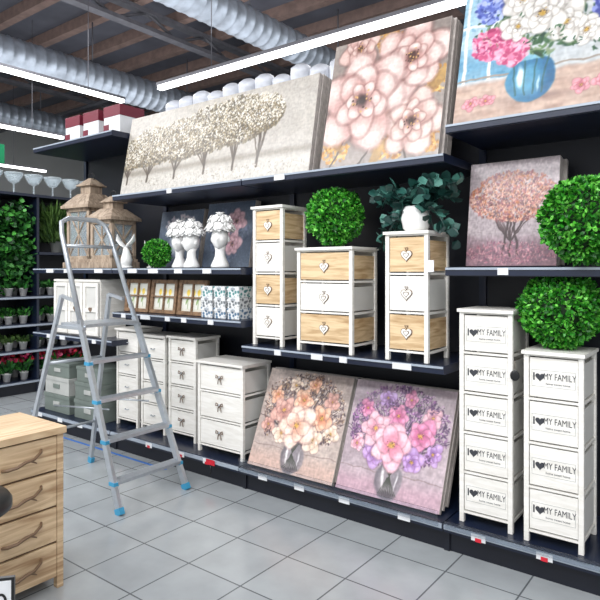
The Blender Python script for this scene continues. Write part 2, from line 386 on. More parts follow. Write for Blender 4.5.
def art_pinktree():
    A=Art(190,190,1.0); n=A.noise(6); A.I[:]=np.array((162,150,154))/255; A.fill((186,174,176),n*.8)
    A.fill((104,78,92),np.clip((.3-A.Y)*6,0,1)*.9); A.fill((164,124,132),np.clip((.3-A.Y)*6,0,1)*A.noise(24,34)*.8)
    for k in range(22): A.line(.5,.22,.5+rng.uniform(-.44,.44),.5+rng.uniform(0,.25),.006,(64,44,46),.9)
    for x in(.42,.5,.59): A.line(x,.1,.5+(x-.5)*.3,.45,.015,(58,40,42),.95)
    A.dabs(1400,.5,.66,.49,.24,.022,[(166,104,98),(190,134,116),(136,76,80),(200,154,136),(170,104,64),(120,70,84)],.85)
    A.dabs(700,.5,.62,.47,.2,.012,[(84,48,52),(208,170,150),(222,190,170)],.85)
    A.dabs(600,.5,.12,.52,.11,.018,[(166,108,122),(118,72,94),(200,150,156)],.85,.35)
    return A.finish(.012,.12,1.1)
def art_bouquet(kind):
    A=Art(260,248,1.05); n=A.noise(6); n2=A.noise(40); A.rimA=.6
    if kind==0: bg,bg2=(184,168,160),(216,202,192)
    else: bg,bg2=(172,156,164),(210,194,200)
    A.I[:]=np.array(bg)/255; A.fill(bg2,n); A.fill((134,118,118),n2*.3)
    A.fill((206,178,166) if kind==0 else (194,162,174),np.clip((.22-A.Y)*8,0,1)*.9)
    A.line(0,.215,1.05,.215,.006,(130,110,108),.5)
    tw=(74,60,64) if kind==0 else (62,46,68)
    for k in range(80):
        t=rng.uniform(.1,3.04); r=rng.uniform(.3,.6); A.line(.53,.36,.53+math.cos(t)*r*.95,.42+math.sin(t)*r,.004,tw,.8)
    cs=[(96,76,82),(124,100,92),(74,60,68),(156,128,98)] if kind==0 else [(92,60,100),(124,80,130),(66,46,80),(150,110,150)]
    A.dabs(1100,.53,.62,.5,.37,.022,cs,.75,.45)
    A.dabs(700,.53,.7,.5,.3,.012,[(226,200,174),(196,160,138),(240,228,214),(110,84,80)] if kind==0 else [(200,150,194),(224,190,222),(168,108,170),(90,56,100)],.9)
    A.ell(.53,.16,.15,.17,0,(104,100,108),(142,136,142),.8,.12); A.ell(.53,.16,.12,.14,0,(186,176,178),(126,120,128),.75,.4)
    for x in np.linspace(-.09,.09,9): A.line(.53+x,.05,.53-x*.9,.34,.0055,(66,70,60),.8)
    A.ell(.46,.18,.02,.11,.1,(236,232,232),None,.9,.6); A.ell(.61,.16,.012,.09,-.1,(226,222,224),None,.8,.6); A.ell(.53,.32,.12,.025,0,(90,84,92),None,.8,.4); A.ell(.53,.045,.12,.03,0,(70,64,70),None,.6,.6)
    fl=[(.62,.88,.08),(.38,.86,.09),(.86,.74,.09),(.18,.74,.09),(.92,.44,.1),(.14,.42,.09),(.52,.72,.12),(.33,.36,.12),(.3,.58,.15),(.77,.58,.15),(.72,.35,.12),(.5,.46,.21)]
    for i,(x,y,R) in enumerate(fl):
        if kind==0: pc=[((206,130,96),(238,206,180)),((216,184,156),(244,230,214)),((184,128,118),(226,186,172))][i%3]
        else: pc=[((190,90,136),(234,170,200)),((146,98,168),(208,178,222)),((206,134,154),(242,208,216))][i%3]
        if R>.17 : pc=((222,164,138),(248,232,220)) if kind==0 else ((220,130,156),(248,214,222))
        A.flower(x,y,R,5,pc[0],pc[1],(206,164,76),(104,72,78),lay=2)
        if i<7: A.dabs(30,x+rng.uniform(-.1,.1),y+rng.uniform(-.1,.1),.05,.05,.014,cs,.8)
    return A.finish(.012,.07,1.12)
def art_dark(kind):
    A=Art(90,90,1.0); n=A.noise(5); A.I[:]=np.array((62,74,94))/255; A.fill((120,134,150),n*.8)
    if kind==0:
        A.ell(.5,.5,.25,.35,0,(196,200,206),(120,128,142),.9,.4); A.dabs(200,.5,.72,.36,.2,.04,[(206,190,196),(150,160,180),(226,220,220)],.8)
    else:
        A.dabs(160,.5,.5,.42,.42,.04,[(60,70,96),(110,120,146)],.7)
        for x,y in((.35,.6),(.65,.7),(.6,.35)): A.flower(x,y,.2,6,(150,100,116),(226,190,196),(70,50,60))
    return A.finish(.012,.08)
def art_tulip():
    A=Art(60,54,1.1); A.I[:]=np.array((216,216,206))/255
    for x in(.3,.55,.8):
        A.line(x,.1,x,.6,.02,(110,140,70)); A.ell(x-.06,.35,.12,.04,1.3,(120,150,80),None,.9); A.ell(x,.68,.09,.13,0,(226,190,60),(244,214,96),.95)
    A.fill((206,204,190),np.clip((.12-A.Y)*20,0,1)); return A
# ---------------------------------------------------------------- room shell
def floor():
    me=bpy.data.meshes.new('floor'); me.from_pydata([(-17,-5,0),(6,-5,0),(6,15,0),(-17,15,0)],[],[(0,1,2,3)])
    m=bpy.data.materials.new('grey_floor_tiles'); m.use_nodes=True; nt=m.node_tree; b=nt.nodes['Principled BSDF']
    tc=nt.nodes.new('ShaderNodeTexCoord'); mp=nt.nodes.new('ShaderNodeMapping'); mp.inputs['Location'].default_value=(.12,.1,0)
    nt.links.new(tc.outputs['Object'],mp.inputs[0])
    br=nt.nodes.new('ShaderNodeTexBrick'); br.offset=0; br.squash=1; br.inputs['Scale'].default_value=1
    br.inputs['Brick Width'].default_value=.34; br.inputs['Row Height'].default_value=.34; br.inputs['Mortar Size'].default_value=.004; br.inputs['Mortar Smooth'].default_value=.1
    br.inputs['Color1'].default_value=(*C(150,155,158),1); br.inputs['Color2'].default_value=(*C(158,163,165),1); br.inputs['Mortar'].default_value=(*C(92,96,100),1); br.inputs['Bias'].default_value=0
    nt.links.new(mp.outputs[0],br.inputs['Vector'])
    n=nt.nodes.new('ShaderNodeTexNoise'); n.inputs['Scale'].default_value=5; n.inputs['Detail'].default_value=5; nt.links.new(mp.outputs[0],n.inputs['Vector'])
    mx=nt.nodes.new('ShaderNodeMixRGB'); mx.blend_type='OVERLAY'; mx.inputs[0].default_value=.22; nt.links.new(br.outputs['Color'],mx.inputs[1]); nt.links.new(n.outputs['Fac'],mx.inputs[2])
    nt.links.new(mx.outputs[0],b.inputs['Base Color']); b.inputs['Roughness'].default_value=.17
    bp=nt.nodes.new('ShaderNodeBump'); bp.invert=True; bp.inputs['Strength'].default_value=.4; bp.inputs['Distance'].default_value=.003
    nt.links.new(br.outputs['Fac'],bp.inputs['Height']); nt.links.new(bp.outputs[0],b.inputs['Normal'])
    me.materials.append(m); o=bpy.data.objects.new('floor',me); COL.objects.link(o)
floor()
def slab(name,x0,x1,y0,y1,z0,z1,mat):
    mb=MB(); mb.box(x0,x1,y0,y1,z0,z1,mat); return mb.build(name)
slab('ceiling',-17,6,-5,15,5.6,5.7,DECK)
slab('wall_left',-17.1,-17,-5,15,0,5.6,WALLM)
slab('wall_back',-17,6,15,15.1,0,5.6,WALLM)
slab('blue_floor_tape',-5.2,-3.3,2.74,2.76,0,.002,TAPE)
mb=MB()
for i in range(22):
    y=-3+i*.85; mb.box(-17,6,y,y+.14,5.42,5.6,PURL)
mb.build('ceiling_purlins')
for k,x in enumerate((-3.2,-7.4,-11.6)):
    mb=MB(); mb.box(x-.08,x+.08,-5,15,5.1,5.16,STEEL); mb.box(x-.08,x+.08,-5,15,5.36,5.42,STEEL)
    for i in range(33):
        y=-5+i*.6; z0,z1=(5.13,5.39) if i%2 else (5.39,5.13)
        mb.tube([(x,y,z0),(x,y+.6,z1)],.025,STEEL,6)
    mb.build('roof_truss')
def duct(x,y0,y1,z,r):
    mb=MB(); n=24; k=int((y1-y0)/.16)
    pts=[];rs=[]
    for i in range(k):
        y=y0+i*.16; pts+=[(x,y,z),(x,y+.13,z),(x,y+.145,z)]; rs+=[r,r,r*1.05]
    mb.tube(pts,rs,SILV,n)
    for y in np.arange(y0+.5,y1,2.0): mb.tube([(x,y,z+r*.9),(x,y,5.4)],.012,STEEL,5)
    mb.build('ventilation_duct')
duct(-5.0,-1,13.5,4.5,.2)
duct(-8.4,-1,14,4.5,.24)
duct(-11.8,0,14,4.5,.24)
mb=MB(); mb.tube([(-16.5,7.2,4.9),(5.5,7.2,4.9)],.035,STEEL,8); mb.tube([(-16.5,9.6,4.9),(5.5,9.6,4.9)],.035,STEEL,8)
mb.build('sprinkler_pipes')
def led(name,p0,p1,r=.035):
    mb=MB(); p0=Vector(p0);p1=Vector(p1)
    if abs(p0.x-p1.x)>abs(p0.y-p1.y):
        mb.box(p0.x,p1.x,p0.y-r,p0.y+r,p0.z,p0.z+.04,LED); mb.box(p0.x-.01,p1.x+.01,p0.y-r-.01,p0.y+r+.01,p0.z+.04,p0.z+.07,STEEL)
    else:
        mb.box(p0.x-r,p0.x+r,p0.y,p1.y,p0.z,p0.z+.04,LED); mb.box(p0.x-r-.01,p0.x+r+.01,p0.y-.01,p1.y+.01,p0.z+.04,p0.z+.07,STEEL)
    for t in(.12,.5,.88):
        q=p0.lerp(p1,t); mb.tube([(q.x,q.y,q.z+.07),(q.x,q.y,5.4)],.005,STEEL,5)
    mb.build(name)
led('led_light_strip',(-4.9,4.0,3.3),(1.5,4.0,3.3),.03)
led('led_light_strip',(-6.5,.5,3.6),(-6.5,4.7,3.6),.035)
led('led_light_strip',(-9.1,1,3.6),(-9.1,5.4,3.6),.035)
led('led_light_strip',(-12.5,1,3.6),(-12.5,7,3.6),.035)
led('led_light_strip',(-6,1.1,4.1),(3.5,1.1,4.1),.05)
led('led_light_strip',(-6,-1.6,4.1),(3.5,-1.6,4.1),.05)
# ---------------------------------------------------------------- shelving
XB=[-5.2,-4.0,-2.61,-1.22,.17]; YF=2.8; YB=3.34
mb=MB()
def shelf(x0,x1,zt,y0=YF,y1=YB,tags=1,th=.045):
    mb.box(x0+.004,x1-.004,y0+.004,y1,zt-th,zt,NAVY)
    mb.box(x0+.004,x1-.004,y0-.006,y0+.004,zt-th*.92,zt-.003,NAVY)
    mb.box(x0+.006,x1-.006,y0-.012,y0-.006,zt-.014,zt-.003,RAIL)
    L=(x1-x0-.2)
    for i in range(tags):
        x=x0+.08+L*(i+random.uniform(.1,.7))/max(tags,1); mb.box(x,x+random.choice((.05,.08,.11)),y0-.014,y0-.007,zt-th*.85,zt-.006,TAG)
shelf(XB[0],XB[1],2.53,tags=0); shelf(XB[0],XB[1],1.435,tags=3); shelf(XB[0],XB[1],.86,tags=3)
shelf(XB[1],XB[2],2.01,tags=1); shelf(XB[2],XB[3],2.01,tags=1); shelf(XB[3],XB[4],2.15)
shelf(XB[1],XB[2],1.435,tags=4); shelf(XB[1],XB[2],1.09,tags=5); shelf(XB[2],XB[3],.935,tags=4); shelf(XB[3],XB[4],1.435,tags=3)
for i in range(4):
    a,b=XB[i],XB[i+1]
    mb.box(a+.004,b-.004,YF-.02,YB,.11,.155,NAVY); mb.box(a+.006,b-.006,YF-.032,YF-.02,.128,.15,RAIL)
    for k in range(4):
        x=a+.1+k*.32+random.uniform(0,.1); mb.box(x,x+.07,YF-.034,YF-.031,.115,.148,TAG)
        if i in(1,3): mb.box(x+.02,x+.05,YF-.036,YF-.0335,.112,.13,REDF[0])
    mb.box(a,b,YF+.03,YF+.05,0,.11,NAVYB)
    mb.box(a,b,YB,YB+.03,0,2.56 if i<3 else 3.0,NAVYB)
for i,x in enumerate(XB):
    mb.box(x-.02,x+.02,YB-.02,YB+.06,0,2.56 if i<3 else 3.0,NAVY)
    mb.box(x-.015,x+.015,YF+.02,YB,0,.11,NAVYB)
mb.box(XB[1],XB[3],YB+.03,YB+.34,2.52,2.56,NAVY)
mb.build('store_shelving_gondola')
mb=MB(); mb.box(XB[2]+.01,XB[3]-.02,YF-.042,YF-.039,.14,.215,CLEAR); mb.box(XB[3]+.01,XB[4],YF-.042,YF-.039,.14,.175,CLEAR)
mb.build('clear_shelf_lip')
# ---------------------------------------------------------------- canvases
canvas('landscape_canvas_painting',-3.99,-2.12,2.86,2.012,2.98,2.64,art_landscape(),5)
canvas('peony_canvas_painting',-2.03,-1.28,2.85,2.012,3.03,2.79,art_peony(),4)
canvas('flower_vase_canvas_painting',-1.2,-.36,2.85,2.152,3.06,2.95,art_vase(),3)
canvas('pink_tree_canvas_painting',-1.2,-.745,3.02,1.437,3.10,1.985,art_pinktree(),5,.028,.006)
canvas('peach_bouquet_canvas_painting',-2.59,-1.93,2.83,.157,3.08,.745,art_bouquet(0),4,.024,.004)
canvas('pink_bouquet_canvas_painting',-1.905,-1.265,2.83,.157,3.08,.745,art_bouquet(1),4,.024,.004)
canvas('dark_portrait_canvas_painting',-3.93,-3.42,3.16,1.437,3.24,1.9,art_dark(0),2)
canvas('dark_floral_canvas_painting',-3.37,-2.88,3.16,1.437,3.24,1.93,art_dark(1),2)
# ---------------------------------------------------------------- drawer units
def cl(x0,x1,y0,dep,z): return ((x0+x1)/2,y0+dep/2,z)
N,Wt=NATW,WHITE
chest('tall_drawer_tower',.25,.25,.895,[N,Wt,N,Wt],cl(-2.58,-2.33,2.87,.25,.936))
chest('wide_drawer_chest',.395,.28,.618,[N,Wt,N],cl(-2.185,-1.79,2.83,.28,.936))
chest('drawer_tower',.25,.27,.69,[N,Wt,N],cl(-1.572,-1.322,2.82,.27,.936))
chest('family_drawer_tower',.264,.26,1.07,[Wt]*5,cl(-1.165,-.901,2.85,.26,.156),'family')
chest('family_drawer_tower',.258,.28,.89,[Wt]*4,cl(-.842,-.584,2.83,.28,.156),'family')
chest('white_three_drawer_chest',.43,.28,.635,[Wt]*3,cl(-3.08,-2.65,2.85,.28,.156),'bow')
chest('white_four_drawer_chest',.3,.24,.77,[Wt]*4,cl(-3.5,-3.2,2.94,.24,.156),'bow')
chest('white_four_drawer_chest',.29,.24,.76,[Wt]*4,cl(-3.83,-3.54,2.94,.24,.156),'cup')
chest('white_four_drawer_chest',.28,.24,.79,[Wt]*4,cl(-4.15,-3.87,2.94,.24,.156),'cup')
chest('oak_dresser',.85,.40,.72,[OAK]*4,(-2.655,1.035,0),'branch',OAK,.05,.03,math.radians(90),OAKT,True)
# ---------------------------------------------------------------- plants
def topiary(name,c,r,n=5200,L=.023):
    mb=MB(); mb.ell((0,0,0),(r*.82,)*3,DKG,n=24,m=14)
    D=rng.normal(size=(n,3)); D/=np.linalg.norm(D,axis=1,keepdims=True)
    lump=1+.035*np.sin(D[:,0:1]*9+1)*np.sin(D[:,1:2]*8)+.03*np.sin(D[:,2:3]*11)
    P=D*r*rng.uniform(.8,.93,(n,1))*lump; T=D*.8+rng.normal(size=(n,3))*.8
    mb.leaves(P,T,L,L*.66,GREENS)
    return mb.build(name,0,c)
topiary('boxwood_topiary_ball',(-2.0,2.97,1.745),.18)
topiary('boxwood_topiary_ball',(-.715,2.97,1.235),.19)
topiary('boxwood_topiary_ball',(-.565,2.80,1.64),.2)
topiary('boxwood_topiary_ball',(-3.62,2.93,1.55),.11,2200,.02)
mb=MB(); mb.lathe([(.05,0),(.07,.02),(.08,.07),(.072,.12),(.06,.14),(.055,.14),(.05,.12)],(0,0,0),CERAM)
for k in range(34):
    a=rng.random()*2*math.pi; up=rng.uniform(.5,1.5); R=rng.uniform(.14,.28)
    if math.sin(a)<-.3 and up<1 and abs(math.cos(a))<.6: up+=.5
    p=[]
    for i in range(7):
        t=i/6; p.append((math.cos(a)*R*t, math.sin(a)*R*t*.55, .13+up*.19*t-(.30*t*t if up<1.0 else .15*t*t)))
    mb.tube(p,[.003]*6+[.001],EUC[2],5)
    P=[];T=[]
    for i in range(1,7):
        for q in range(2):
            P.append(p[i]); T.append((math.cos(a)*.4+rng.normal()*.7,math.sin(a)*.4+rng.normal()*.7,rng.normal()*.5))
    mb.leaves(np.array(P),np.array(T),.066,.052,EUC)
mb.build('potted_eucalyptus_plant',0,(-1.455,2.95,1.627))
# ---------------------------------------------------------------- busts
def bust(x,y,h,yaw):
    mb=MB()
    mb.lathe([(.15*h,0),(.16*h,.02*h),(.15*h,.06*h),(.115*h,.13*h),(.09*h,.2*h),(.085*h,.30*h),(.1*h,.36*h)],(0,0,0),CERAM)
    def fn(u,p):
        g=lambda cx,cz,s: math.exp(-((u.x-cx)**2+(u.z-cz)**2)/s)
        if u.y<0:
            p.y-= .05*h*g(0,-.12,.012)+.025*h*g(0,-.32,.02)*.8+.02*h*g(0,-.75,.05)
            p.y+= .022*h*(g(.32,.08,.03)+g(-.32,.08,.03)); p.y-=.008*h*g(0,-.45,.01)
        if u.z<0: p.x*=1-.28*u.z*u.z; 
        return p
    mb.ell((0,-.01*h,.50*h),(.145*h,.175*h,.205*h),CERAM,n=36,m=28,fn=fn)
    for s in(-1,1): mb.ell((s*.148*h,.01*h,.48*h),(.018*h,.035*h,.05*h),CERAM,n=10,m=8)
    cs=[(2*math.pi*k/9,.17,.66) for k in range(9)]+[(2*math.pi*k/6+.3,.12,.79) for k in range(6)]+[(0,0,.86)]
    for a,rr,z in cs:
        rr*=h; z*=h
        c=Vector((math.cos(a)*rr,math.sin(a)*rr,z))
        mb.ell(c,(.05*h,)*3,CERAM,n=8,m=6)
        for l in range(2):
            for q in range(6):
                t=2*math.pi*q/6+l*.5
                out=Vector((math.cos(a)*(rr>0),math.sin(a)*(rr>0),.6 if rr>0 else 1)).normalized(); s1=out.cross(Vector((.3,.2,1))).normalized(); s2=out.cross(s1)
                d=(s1*math.cos(t)+s2*math.sin(t)); cc=c+d*.055*h*(1-.3*l)+out*(.035+.025*l)*h
                dd=(d+out*.5*l).normalized()
                M=Matrix((dd,out.cross(dd).normalized(),dd.cross(out.cross(dd)).normalized())).transposed()
                mb.ell(cc,(.046*h,.04*h,.01*h),CERAM,R=M,n=8,m=5)
    mb.build('flower_crown_bust_vase',0,(x,y,1.436),(0,0,yaw))
bust(-3.43,2.99,.385,.4); bust(-3.20,2.9,.375,-.2); bust(-2.93,2.92,.41,.5)
def tail(x,y,h,yaw):
    mb=MB(); mb.lathe([(.2*h,0),(.2*h,.04*h),(.12*h,.07*h)],(0,0,0),CERAM)
    mb.tube([(0,0,.04*h),(.03*h,0,.25*h),(.02*h,0,.45*h),(0,0,.62*h)],[.15*h,.17*h,.11*h,.06*h],CERAM,14)
    for s in(-1,1):
        mb.tube([(0,0,.58*h),(s*.12*h,0,.68*h),(s*.26*h,0,.82*h),(s*.3*h,0,1.0*h)],[.06*h,.12*h,.11*h,.01*h],CERAM,12,flat=.35)
    mb.build('whale_tail_sculpture',0,(x,y,1.436),(0,0,yaw))
tail(-3.93,2.87,.27,.3); tail(-3.79,3.02,.22,.5)
# ---------------------------------------------------------------- lanterns
def lantern(x,y,w,h,yaw):
    mb=MB(); b=w/2
    mb.box(-b,b,-b,b,0,.05,LANT); mb.box(-b*.92,b*.92,-b*.92,b*.92,.05,.075,LANT)
    zt=h*.62; p=.028
    for sx in(-1,1):
        for sy in(-1,1):
            cx,cy=sx*(b*.86-p/2),sy*(b*.86-p/2); mb.box(cx-p/2,cx+p/2,cy-p/2,cy+p/2,.07,zt,LANT)
    q=b*.86
    for z in(.075,zt-.03):
        mb.box(-q,q,-q,-q+.02,z,z+.03,LANT);mb.box(-q,q,q-.02,q,z,z+.03,LANT);mb.box(-q,-q+.02,-q,q,z,z+.03,LANT);mb.box(q-.02,q,-q,q,z,z+.03,LANT)
    for f in range(4):
        R=Matrix.Rotation(f*math.pi/2,3,'Z')
        for (a,c) in(((-q+.02,.1),(q-.02,zt-.03)),((q-.02,.1),(-q+.02,zt-.03))):
            mb.tube([R@Vector((a[0],-q+.01,a[1])),R@Vector((c[0],-q+.01,c[1]))],.008,LANT,4)
        mb.tube([R@Vector((0,-q+.01,.1)),R@Vector((0,-q+.01,zt-.03))],.008,LANT,4)
        vs=[R@Vector(v) for v in((-q+.02,-q+.014,.1),(q-.02,-q+.014,.1),(q-.02,-q+.014,zt-.02),(-q+.02,-q+.014,zt-.02))]
        mb.add(vs,[(0,1,2,3)],GLASS)
    mb.lathe([(.035,.075),(.035,.2)],(0,0,0),CERAM,14)
    def frus(z0,z1,r0,r1):
        vs=[(s*r0,t*r0,z0) for s,t in((-1,-1),(1,-1),(1,1),(-1,1))]+[(s*r1,t*r1,z1) for s,t in((-1,-1),(1,-1),(1,1),(-1,1))]
        mb.add(vs,[(3,2,1,0),(4,5,6,7)]+[(i,(i+1)%4,4+(i+1)%4,4+i) for i in range(4)],LANT)
    frus(zt,zt+.025,b*1.08,b*1.08); frus(zt+.025,h*.78,b*1.05,b*.5); frus(h*.78,h*.86,b*.38,b*.38); frus(h*.86,h*.875,b*.54,b*.54); frus(h*.875,h*.95,b*.5,.02)
    mb.tube([(math.cos(t)*.04,0,h*.96+math.sin(t)*.04) for t in np.linspace(0,2*math.pi,14)[:-1]],.005,BLACK,5,closed=True)
    mb.build('wooden_lantern',.002,(x,y,1.436),(0,0,yaw))
lantern(-4.66,3.04,.34,.84,.1); lantern(-4.22,2.96,.30,.63,.1)
# ---------------------------------------------------------------- window frame pictures
for k,x in enumerate((-3.98,-3.665,-3.35)):
    w=.295;h=.255; mb=MB(); t=.028
    mb.box(-w/2,-w/2+t,-.012,.012,0,h,FRAMEW);mb.box(w/2-t,w/2,-.012,.012,0,h,FRAMEW);mb.box(-w/2+t,w/2-t,-.012,.012,0,t,FRAMEW);mb.box(-w/2+t,w/2-t,-.012,.012,h-t,h,FRAMEW)
    mb.box(-.006,.006,-.01,.006,t,h-t,FRAMEW);mb.box(-w/2+t,w/2-t,-.01,.006,h/2-.006,h/2+.006,FRAMEW);mb.box(-w/2+.01,w/2-.01,.008,.014,.01,h-.01,FRAMEW)
    o=mb.build('window_frame_picture',.0015,(x+w/2,2.9,1.092),(-.12,0,0)); g=grid_obj('tulip_print',w-.05,h-.05,art_tulip(),o,.006); g.location=(0,0,.025)
def patmat(nm,c):
    m=bpy.data.materials.new(nm); m.use_nodes=True; nt=m.node_tree
    v=nt.nodes.new('ShaderNodeTexVoronoi'); v.inputs['Scale'].default_value=38; tc=nt.nodes.new('ShaderNodeTexCoord'); nt.links.new(tc.outputs['Object'],v.inputs['Vector'])
    r=nt.nodes.new('ShaderNodeValToRGB'); r.color_ramp.elements[0].color=(*c,1); r.color_ramp.elements[1].color=(*C(220,222,222),1); r.color_ramp.elements[0].position=.3; r.color_ramp.elements[1].position=.5
    nt.links.new(v.outputs['Distance'],r.inputs[0]); nt.links.new(r.outputs[0],nt.nodes['Principled BSDF'].inputs['Base Color']); return m
PATS=[patmat('patterned_box_blue',C(80,112,140)),patmat('patterned_box_grey',C(110,116,120)),patmat('patterned_box_teal',C(70,130,130))]
q=0
for x in(-2.99,-2.865,-2.74):
    z=1.091
    for j in range(3):
        PAT=PATS[q%3]; q+=1
        mb=MB(); mb.box(-.052,.052,-.07,.07,0,.045,PAT); mb.box(-.055,.055,-.073,.073,.045,.072,PAT); mb.box(-.02,.02,-.0755,-.073,.05,.066,METAL)
        mb.build('patterned_gift_box',.002,(x+random.uniform(-.003,.003),2.92,z),(0,0,random.uniform(-.03,.03))); z+=.073
mb=MB(); w=.68;h=.48;d=.25
mb.box(-w/2,w/2,-d/2+.01,d/2,0,h,WHITE); mb.box(-w/2-.01,w/2+.01,-d/2-.005,d/2+.005,h-.02,h,WHITE)
for cx in(-w/3,0,w/3):
    a,b=cx-w/6+.008,cx+w/6-.008
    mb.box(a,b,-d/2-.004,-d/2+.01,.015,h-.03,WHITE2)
    for q in((a,a+.03),(b-.03,b)): mb.box(q[0],q[1],-d/2-.016,-d/2-.004,.015,h-.03,WHITE)
    for z in(.015,h/2-.03,h-.06): mb.box(a+.03,b-.03,-d/2-.016,-d/2-.004,z,z+.03,WHITE)
    heart_on_front(mb,cx,-d/2-.016,h/2-.01,.05,STRING,.003)
mb.build('white_three_door_cabinet',.0015,(-4.58,2.97,.861))
def sbox(x,y,z,w,d,h,m):
    mb=MB(); mb.box(-w/2,w/2,-d/2,d/2,0,h*.8,m); mb.box(-w/2-.005,w/2+.005,-d/2-.005,d/2+.005,h*.78,h,m)
    mb.box(-.05,.05,-d/2-.008,-d/2,h*.35,h*.6,GREYL if m is GREYB else GREYB); mb.build('storage_box',.003,(x,y,z))
for x,m in((-4.9,GREYB),(-4.42,GREYB)):
    sbox(x,3.0,.156,.4,.3,.16,m); sbox(x,3.0,.317,.38,.3,.15,GREYL if x<-4.6 else GREYB); sbox(x,3.0,.468,.36,.28,.13,GREYB)
mb=MB()
for i in range(12):
    x=-4.1+i*.178; z=2.56; h=.36+random.uniform(-.02,.03)
    mb.tube([(x,3.52,z),(x,3.52,z+h*.1),(x,3.52,z+h*.85),(x+.01,3.50,z+h*.96),(x+.015,3.49,z+h)],[.08,.084,.084,.076,.045],WRAP,12,flat=1.0)
mb.build('wrapped_pillow_rolls')
for i,x in enumerate((-4.78,-4.5,-4.2)):
    mb=MB(); mb.box(-.11,.11,-.12,.12,0,.25,TAG); mb.box(-.113,.113,-.123,.123,.16,.25,DRED); mb.box(-.113,-.04,-.1235,.123,0,.1,DRED)
    mb.build('cardboard_lamp_box',.002,(x,3.05,2.531))
mb=MB(); mb.box(-.04,.04,-.004,0,-.02,.015,REDF[0]); mb.tube([(0,-.004,-.02),(.01,-.006,-.05),(0,-.004,-.09)],.004,BLACK,5)
mb.build('red_price_flag',0,(-2.86,2.760,.14))
mb=MB(); mb.box(-.02,.02,-.002,.0,-.06,0,TAG); mb.tube([(0,-.001,0),(0,-.001,.05)],.001,STRING,4); mb.build('hang_tag',0,(-1.30,2.80,1.47))
mb=MB(); mb.ell((0,0,0),(.022,.004,.026),BLACK,n=16,m=8); mb.tube([(0,0,.03),(0,0,.07)],.001,STRING,4); mb.build('round_label',0,(-.885,2.835,.92),(0,0,.3))
# ---------------------------------------------------------------- ladder
mb=MB(); Z=1.75
def fr(s,z):
    t=z/Z; y0=2.08+.13*t*.5; y1=2.586-.13*t*.6
    return Vector((-2.9-.76*t, y0+(y1-y0)*s, z))
def bar(p,q,w,d,mat):
    p=Vector(p);q=Vector(q);T=(q-p).normalized(); A=Vector((0,1,0)); B=T.cross(A).normalized(); A=B.cross(T)
    vs=[p+A*a*w/2+B*b*d/2 for a,b in((-1,-1),(1,-1),(1,1),(-1,1))]+[q+A*a*w/2+B*b*d/2 for a,b in((-1,-1),(1,-1),(1,1),(-1,1))]
    mb.add(vs,[(3,2,1,0),(4,5,6,7)]+[(i,(i+1)%4,4+(i+1)%4,4+i) for i in range(4)],mat)
for s in(0,1):
    bar(fr(s,.02),fr(s,1.1),.022,.042,METAL)
    bar(fr(s,0),fr(s,.035),.032,.052,BLUE)
a=fr(0,1.08);b=fr(1,1.08);ta=fr(0,1.66);tb=fr(1,1.66)
top=Z+.02; xm=fr(0,top).x
mb.tube([a,ta,Vector((xm+.01,ta.y+.02,top-.03)),Vector((xm,ta.y+.08,top)),Vector((xm,tb.y-.08,top)),Vector((xm+.01,tb.y-.02,top-.03)),tb,b],.0165,METAL,10)
mb.tube([fr(0,1.58),fr(1,1.58)],.012,METAL,8)
for z in(.17,.395,.62,.845):
    p=fr(0,z);q=fr(1,z)
    mb.box(p.x-.04,p.x+.035,p.y+.01,q.y-.01,z-.01,z+.01,METAL)
    for k in range(4): mb.box(p.x-.036+k*.018,p.x-.028+k*.018,p.y+.012,q.y-.012,z+.01,z+.013,METAL)
    for e in(p,q): mb.box(e.x-.025,e.x+.03,e.y-.016,e.y+.016,z-.018,z+.003,BLUE)
p=fr(0,1.06);q=fr(1,1.06); mb.box(p.x-.25,p.x+.03,p.y+.01,q.y-.01,1.055,1.075,METAL); 
for e in(p,q): mb.box(e.x-.26,e.x+.035,e.y-.013,e.y+.013,1.04,1.058,METAL)
for s,(yt,yb) in enumerate(((2.13,1.99),(2.49,2.52))):
    bar((-3.60,yt,1.25),(-3.87,yb,.02),.022,.03,METAL); bar((-3.86,yb,.04),(-3.872,yb,0),.03,.04,BLUE)
    bar((-3.60,yt,1.25),(-3.44,yt,1.22),.02,.02,METAL)
mb.tube([(-3.70,2.08,.8),(-3.70,2.5,.8)],.01,METAL,8); mb.tube([(-3.8,2.03,.32),(-3.8,2.51,.32)],.01,METAL,8)
for yy in(2.17,2.47): mb.tube([(-3.14,yy,.56),(-3.76,yy,.5)],.006,METAL,5)
mb.build('aluminium_step_ladder')
# ---------------------------------------------------------------- left foreground
mb=MB(); mb.lathe([(.02,.6),(.175,.6),(.19,.61),(.19,.63),(.18,.645),(.01,.65)],(0,0,0),BLACK,36)
for k in range(4):
    t=math.pi/4+k*math.pi/2; mb.tube([(math.cos(t)*.09,math.sin(t)*.09,.6),(math.cos(t)*.15,math.sin(t)*.15,0)],[.014,.011],BLACK,8)
mb.tube([(math.cos(t)*.12,math.sin(t)*.12,.25) for t in np.linspace(0,2*math.pi,20)[:-1]],.007,BLACK,6,closed=True)
mb.build('black_round_stool',0,(-2.12,.85,0))
mb=MB(); mb.box(-.09,.09,-.07,.07,0,.012,BLACK); mb.tube([(0,0,.01),(0,0,.45)],.009,METAL,8); 
mb.box(-.09,.09,-.006,.006,.42,.56,BLACK); mb.box(-.082,.082,-.0075,-.006,.428,.552,TAG); text_on_front(mb,'4,90',.075,.01,-.009,.49,BLACK)
mb.build('price_sign_stand',0,(-1.70,.76,0),(0,math.radians(0),math.radians(50)))
